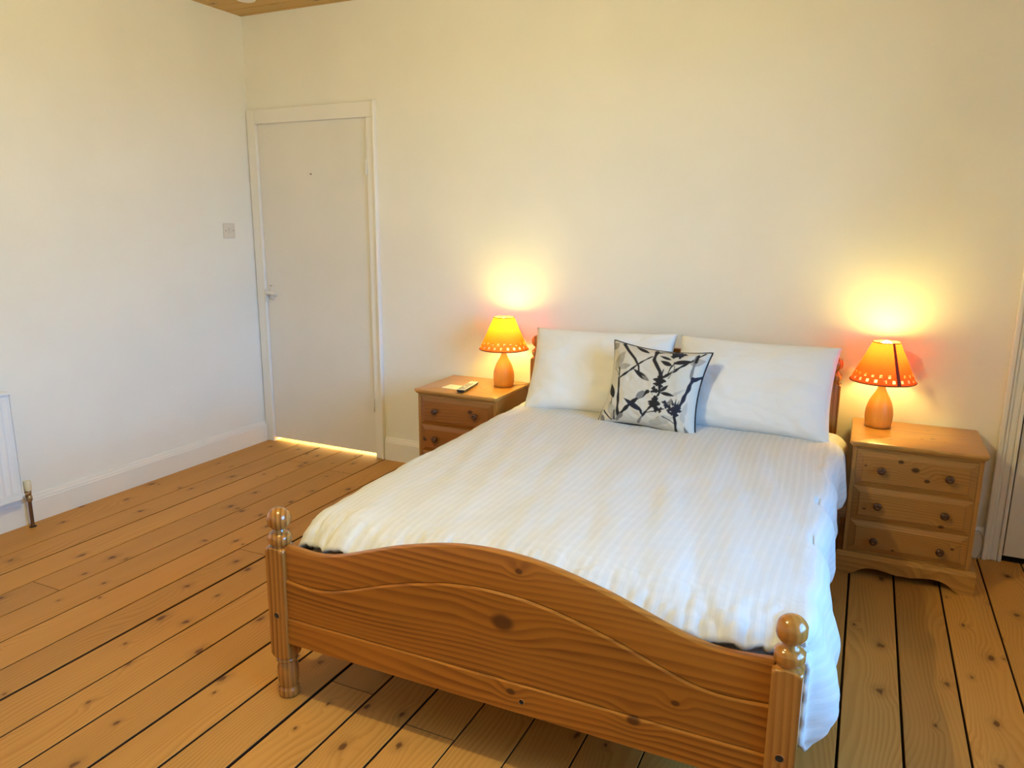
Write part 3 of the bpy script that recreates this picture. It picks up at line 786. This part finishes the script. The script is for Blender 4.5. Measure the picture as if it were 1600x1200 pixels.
    line([(.05,.14),(.11,.075),(.16,.03)],.008,.006,K); line([(.18,.15),(.19,.04)],.007,.010,K)
    # dark leaves and blossoms
    lf(.105,.385,118,.19,.040,K); line([(.12,.31),(.13,.23)],.006,.005,K); lf(.40,.615,148,.22,.030,K); lf(.45,.585,150,.10,.020,MG)
    lf(.38,.255,150,.25,.034,NV); lf(.34,.955,155,.20,.026,K); lf(.625,.80,158,.14,.030,K); lf(.78,.835,20,.19,.032,K); lf(.60,.875,160,.14,.020,K)
    lf(.70,.44,-4,.15,.022,K); lf(.66,.50,55,.11,.020,K); lf(.47,.19,110,.12,.014,K)
    for (cx, cy, rr_, c) in ((.60,.60,.055,K),(.60,.54,.045,K),(.57,.46,.042,K),(.585,.34,.050,K),(.60,.29,.050,K),(.65,.25,.032,K),(.62,.245,.03,K),
                             (.70,.955,.055,NV),(.74,.94,.045,NV),(.68,.92,.035,K),(.71,.33,.042,NV),(.75,.355,.035,MG),(.80,.29,.045,NV),(.755,.28,.040,NV),(.84,.295,.035,NV),(.80,.245,.045,NV)):
        rr_ *= 0.92; a0 = rng.rand()*6; pts = [(cx+rr_*(1+0.33*math.sin(3*t+a0)+0.22*math.sin(7*t+a0))*math.cos(t), cy+rr_*(1+0.33*math.sin(3*t+a0)+0.22*math.sin(7*t+a0))*math.sin(t)) for t in [2*math.pi*k/28 for k in range(28)]]
        poly(pts, c)
    for (x0, y0, x1, y1) in ((.78,.33,.76,.385),(.80,.33,.80,.40),(.82,.33,.835,.39),(.60,.64,.615,.72)): line([(x0,y0),(x1,y1)],.010,.004,NV)
    for (cx, cy) in ((.565,.425),(.545,.385),(.625,.40),(.63,.66)):
        poly(leaf_poly(cx, cy, rng.rand()*3, .045, .009), base)
    return col
def cushion():
    n = 240; W = 0.45; Hh = 0.380; th = 0.15
    u = np.linspace(-1, 1, n+1); U, Vv = np.meshgrid(u, u)
    F, B = cushion_grid(W, Hh, th, n, 0.12, seed=2.4, wrinkle=0.005, power=0.5)
    NB = 24; Fb, Bb = cushion_grid(W, Hh, th, NB, 0.12, seed=2.4, wrinkle=0.0, power=0.55)
    root = empty('patterned_cushion', (2.706, -0.476, 0.711))
    root.rotation_euler = (R(-20), R(2.2), R(-6))
    tag(root, 'square cushion printed with dark branches and grey leaves, black piping', 'cushion')
    m = MB().grid(F)
    me = bpy.data.meshes.new('front'); me.from_pydata(m.v, [], m.f)
    ca = me.color_attributes.new('print', 'FLOAT_COLOR', 'POINT')
    rgb = print_pattern((U+1)/2, (Vv+1)/2).reshape(-1, 3)
    buf = np.ones((len(rgb), 4), dtype=np.float32); buf[:, :3] = rgb
    ca.data.foreach_set('color', buf.ravel())
    me.polygons.foreach_set('use_smooth', [True]*len(me.polygons))
    t = NT('printed_cotton'); at = t.n('ShaderNodeVertexColor', layer_name='print'); t.l(at.outputs[0], t.b.inputs['Base Color']); t.b.inputs['Roughness'].default_value = 0.85
    tc = t.n('ShaderNodeTexCoord'); mp = t.n('ShaderNodeMapping'); mp.inputs['Scale'].default_value = (20, 20, 260); t.l(tc.outputs['Object'], mp.inputs[0])
    t.bump(t.noise(mp.outputs[0], 1.0, 2.0), 0.2, 0.002)
    me.materials.append(t.m)
    fo = bpy.data.objects.new('front', me); COL.objects.link(fo); fo.parent = root
    MB().grid(Bb, flip=True).build('back', plain('plain_grey_cotton', (0.45,0.42,0.37), 0.9), root, smooth=True)
    E = [F[0][i] for i in range(0, n+1, 4)]+[F[j][n] for j in range(4, n+1, 4)]+[F[n][i] for i in range(n-4, -1, -4)]+[F[j][0] for j in range(n-4, 0, -4)]
    MB().tube(E, 0.0044, 7, True).build('piping', M['piping'], root, smooth=True)
cushion()

# ------------------------------------------------------------------ bedside chests
def bedside(mat_d, label):
    root = empty('bedside_chest', (0,0,0)); tag(root, label, 'bedside chest', 'pine bedside chests of drawers')
    CW, D, HT = 0.2285, 0.388, 0.570          # half width, depth, height
    # top: moulded edge
    prof = [(0.000, 0.545), (0.006, 0.547), (0.010, 0.552), (0.0105, 0.556), (0.014, 0.558), (0.015, 0.563), (0.013, 0.568), (0.008, HT)]
    P = []
    for (e, z) in prof:
        hx = CW-0.001+e; y0 = -D-0.008-e; y1 = 0.0; r = 0.012; ring = []
        for (cx, cy, a0) in ((hx-r, y0+r, -90), (hx-0.002, y1-0.002, 0), (-hx+0.002, y1-0.002, 90), (-hx+r, y0+r, 180)):
            rr_ = r if cy < -0.1 else 0.002
            for q in range(5):
                a = R(a0+90*q/4); ring.append((cx+rr_*math.cos(a), cy+rr_*math.sin(a), z))
        P.append(ring)
    m = MB().grid(P, closed_u=True); k = len(P[0]); m.f.append(tuple(reversed(range(k)))); m.f.append(tuple(range((len(P)-1)*k, len(P)*k)))
    m.build('top', M['top_r'], root, auto=35)
    for sx in (-1, 1):
        a, b_ = sorted((sx*CW, sx*(CW-0.018))); MB().box(a, b_, -D+0.018, 0, 0.02, 0.545).build('side_panel', M['stand_z'], root, bevel=0.001)
    MB().box(-CW+0.018, CW-0.018, -0.008, 0, 0.02, 0.545).build('back_panel', M['stand_z'], root)
    for sx in (-1, 1):
        a, b_ = sorted((sx*CW, sx*(CW-0.0155))); MB().box(a, b_, -D, -D+0.018, 0.085, 0.545).build('stile', M['stand_z'], root, bevel=0.0015)
    rows = [(0.3825, 0.5285), (0.2375, 0.3775), (0.1035, 0.2325)]
    for (a, b_) in ((0.5295, 0.545), (0.3785, 0.3815), (0.2335, 0.2365), (0.085, 0.1025)): MB().box(-CW+0.0155, CW-0.0155, -D+0.001, -D+0.03, a, b_).build('rail', M['stand_x'], root)
    zk = [0.461, 0.311, 0.160]
    for (z0, z1), z_k in zip(rows, zk):
        hx = CW-0.0165
        bw = 0.024; y_o = -D+0.001; y_i = -D-0.009
        def rect(hx_, z0_, z1_, y_): return [(-hx_,y_,z0_),(hx_,y_,z0_),(hx_,y_,z1_),(-hx_,y_,z1_)]
        P = [rect(hx, z0, z1, y_o+0.018), rect(hx, z0, z1, y_o), rect(hx-bw, z0+bw*0.85, z1-bw*0.85, y_i+0.003), rect(hx-bw-0.002, z0+bw*0.85+0.002, z1-bw*0.85-0.002, y_i)]
        m = MB().grid(P, closed_u=True); m.f.append((3,2,1,0)); m.f.append((12,13,14,15))
        dr = m.build('drawer', mat_d, root)
        MB().box(-hx+0.006, hx-0.006, -D+0.019, -0.03, z0+0.006, z1-0.02).build('drawer_box', M['mdf'], dr)
        for xk in (-0.118, 0.118):
            MB().lathe([(0.010,y_i+0.001),(0.008,y_i-0.003),(0.0065,y_i-0.008),(0.009,y_i-0.012),(0.0145,y_i-0.015),(0.0160,y_i-0.020),(0.0150,y_i-0.025),(0.011,y_i-0.0285),(0.006,y_i-0.029),(0.004,y_i-0.0275)], 20, (xk,0,z_k), 'y').build('knob', M['knob'], dr, auto=60)
    # plinth with shaped apron
    AT = [(0,.031),(.02,.029),(.045,.033),(.07,.038),(.10,.041),(.13,.039),(.155,.030),(.175,.015),(.195,.003),(.205,0),(.26,0)]
    pw = CW+0.022; n = 60
    pts = [(-pw+2*pw*i/n, smooth_table(AT, abs(-pw+2*pw*i/n))) for i in range(n+1)]
    P = []
    for (x, z) in pts:
        P.append([(x,-D-0.005,z),(x,-D-0.024,z),(x,-D-0.024,0.079),(x,-D-0.020,0.085),(x,-D-0.014,0.088),(x,-D-0.010,0.094),(x,-D-0.005,0.095)])
    m = MB().grid(P, closed_u=True); k = 7; m.f.append(tuple(range(k))); m.f.append(tuple(range(n*k+k-1, n*k-1, -1)))
    m.build('plinth_front', M['stand_x'], root, auto=30)
    sp = [(-D-0.005,0),(-D+0.05,0),(-D+0.075,0.02),(-D+0.10,0.035),(-0.11,0.035),(-0.08,0.02),(-0.05,0),(-0.002,0),(-0.002,0.090),(-D-0.005,0.090)]
    for sx in (-1, 1):
        a, b_ = sorted((sx*(CW+0.0005), sx*(CW+0.021))); MB().prism(sp, a, b_, 'yz').build('plinth_side', M['stand_x'], root, bevel=0.002)
    return root
rs = bedside(M['drawer_r'], 'pine three drawer bedside chest to the right of the bed, under the deep orange lamp'); rs.location = (3.7480, -0.022, 0)
ls = bedside(M['drawer_l'], 'pine bedside chest left of the bed, holding the remote and the brighter lamp'); ls.location = (1.668, -0.008, 0)

# ------------------------------------------------------------------ table lamps
def lamp(mat_s, label, seam_ang, bulb_z=0.0):
    root = empty('table_lamp', (0,0,0)); tag(root, label, 'table lamp', 'bedside table lamps')
    prof = [(0.048,0.0),(0.051,0.003),(0.0535,0.018),(0.0555,0.040),(0.0555,0.058),(0.0535,0.076),(0.0495,0.094),(0.0435,0.112),(0.036,0.128),(0.0275,0.143),(0.0205,0.156),(0.0158,0.168),(0.0135,0.180),(0.0132,0.196)]
    MB().lathe(prof, 40).build('base', M['lampbase'], root, auto=60)
    MB().lathe([(0.0095,0.196),(0.0095,0.215),(0.013,0.218),(0.013,0.262)], 18).build('lamp_holder', M['plastic'], root, auto=40)
    bp = [(0.013,0.262),(0.014,0.280),(0.022,0.300),(0.0285,0.319),(0.030,0.335),(0.0275,0.351),(0.020,0.363),(0.010,0.370),(0.001,0.372)]
    MB().lathe(bp, 20).build('bulb', M['bulb'], root, smooth=True).location.z = bulb_z
    Z0, Z1, R0, R1 = 0.200, 0.366, 0.128, 0.053
    rad = lambda z: R0+(R1-R0)*(z-Z0)/(Z1-Z0)
    zs = [Z0, Z0+0.010, Z0+0.022, Z0+0.030, Z0+0.042, Z0+0.06, Z0+0.09, Z0+0.125, Z1]
    N = 132; m = MB(); P = [[(rad(z)*math.cos(2*math.pi*i/N), rad(z)*math.sin(2*math.pi*i/N), z) for i in range(N)] for z in zs]
    for row in P: m.v += row
    for j in range(len(zs)-1):
        for i in range(N):
            if j == 1 and i % 6 in (3, 4): continue      # cut-out squares, lower row
            if j == 3 and i % 6 in (0, 1): continue      # cut-out squares, upper row
            k = (i+1) % N; m.f.append((j*N+i, j*N+k, (j+1)*N+k, (j+1)*N+i))
    sh = m.build('shade', mat_s, root, smooth=True)
    for nm, z, r in (('bottom_binding', Z0, 0.0030), ('top_binding', Z1, 0.0022)):
        MB().tube([(rad(z)*math.cos(2*math.pi*i/64), rad(z)*math.sin(2*math.pi*i/64), z) for i in range(64)], r, 8, True).build(nm, M['trim'], sh, smooth=True)
    m = MB()
    for z in (Z0+0.001, Z1-0.001):
        hw_ = 0.0082 if z < 0.3 else 0.0046
        for da, dr in ((-hw_, 0.0008), (hw_, 0.0008), (hw_, 0.002), (-hw_, 0.002)):
            rr_ = rad(z)+dr; a = R(seam_ang)+da/rad(z)*1.0; m.v.append((rr_*math.cos(a), rr_*math.sin(a), z))
    m.f += [(0,1,5,4),(1,2,6,5),(2,3,7,6),(3,0,4,7),(3,2,1,0),(4,5,6,7)]
    m.build('seam_strip', M['seam'], sh)
    sp = MB()
    for k in range(3):
        a = R(40+120*k); sp.tube([(0.012*math.cos(a),0.012*math.sin(a),0.222),(0.11*math.cos(a),0.11*math.sin(a),Z0+0.006)], 0.0013, 6)
    sp.tube([(0.0145*math.cos(2*math.pi*i/20),0.0145*math.sin(2*math.pi*i/20),0.222) for i in range(20)], 0.002, 6, True)
    sp.build('shade_carrier', M['painted_metal'], root)
    return root
lr = lamp(M['shade_r'], 'lit table lamp with deep orange shade and dark seam, on the right chest', -62); lr.location = (3.606, -0.135, 0.5702)
ll = lamp(M['shade_l'], 'lit table lamp with golden orange cut-out shade, on the left chest', 100, -0.010); ll.location = (1.813, -0.140, 0.5702)
# cords: down behind the chests
MB().tube([(0.046,0.02,0.004),(0.075,0.055,0.003),(0.095,0.085,0.0035),(0.098,0.126,0.0045),(0.098,0.1362,0.0),(0.098,0.1362,-0.06),(0.098,0.1362,-0.40)], 0.0021, 6).build('power_cord', M['cord'], ll, smooth=True)
pts = [(0.02,0.048,0.004),(0.025,0.085,0.003),(0.03,0.122,0.0045),(0.03,0.1285,0.0),(0.05,0.1285,-0.30),(0.20,0.128,-0.40),(0.395,0.122,-0.415)]
for k in range(15):
    a = R(110-k*20); pts.append((0.434+0.024*math.cos(a), 0.096-0.0012*k, -0.500+0.062*math.sin(a)))
MB().tube(pts, 0.0024, 6).build('power_cord', M['cord'], lr, smooth=True)

# ------------------------------------------------------------------ remote and card on the left chest
cd = MB().box(-0.062, 0.062, -0.045, 0.045, 0.0, 0.0035).build('paper_card', M['paper'], None, bevel=0.0006)
cd.location = (1.612, -0.300, 0.5703); cd.rotation_euler = (0,0,R(-4)); tag(cd, 'small cream card lying under the remote on the left chest', 'card')
rm = empty('remote_control', (1.683, -0.300, 0.5742)); rm.rotation_euler = (0,0,R(8)); tag(rm, 'slim remote control with pale face lying across the cream card', 'remote control')
m = MB(); m.prism([(-0.017,0.0),(0.017,0.0),(0.0225,0.013),(-0.0225,0.013)], -0.105, 0.105, 'xz'); m.build('body', M['black_plastic'], rm, bevel=0.002)
MB().box(-0.0222, 0.0222, -0.1045, 0.1045, 0.0131, 0.0160).build('face', M['remote_face'], rm, bevel=0.001)
b0 = None
for r__ in range(9):
    for c__ in range(3):
        if r__ in (3,) and c__ == 1: continue
        if b0 is None: b0 = MB().box(-0.0040,0.0040,-0.0032,0.0032,0.0158,0.0176).build('button', M['button'], rm); o = b0
        else: o = b0.copy(); COL.objects.link(o); o.parent = rm
        o.location = (-0.0125+c__*0.0125, -0.092+r__*0.0165, 0)
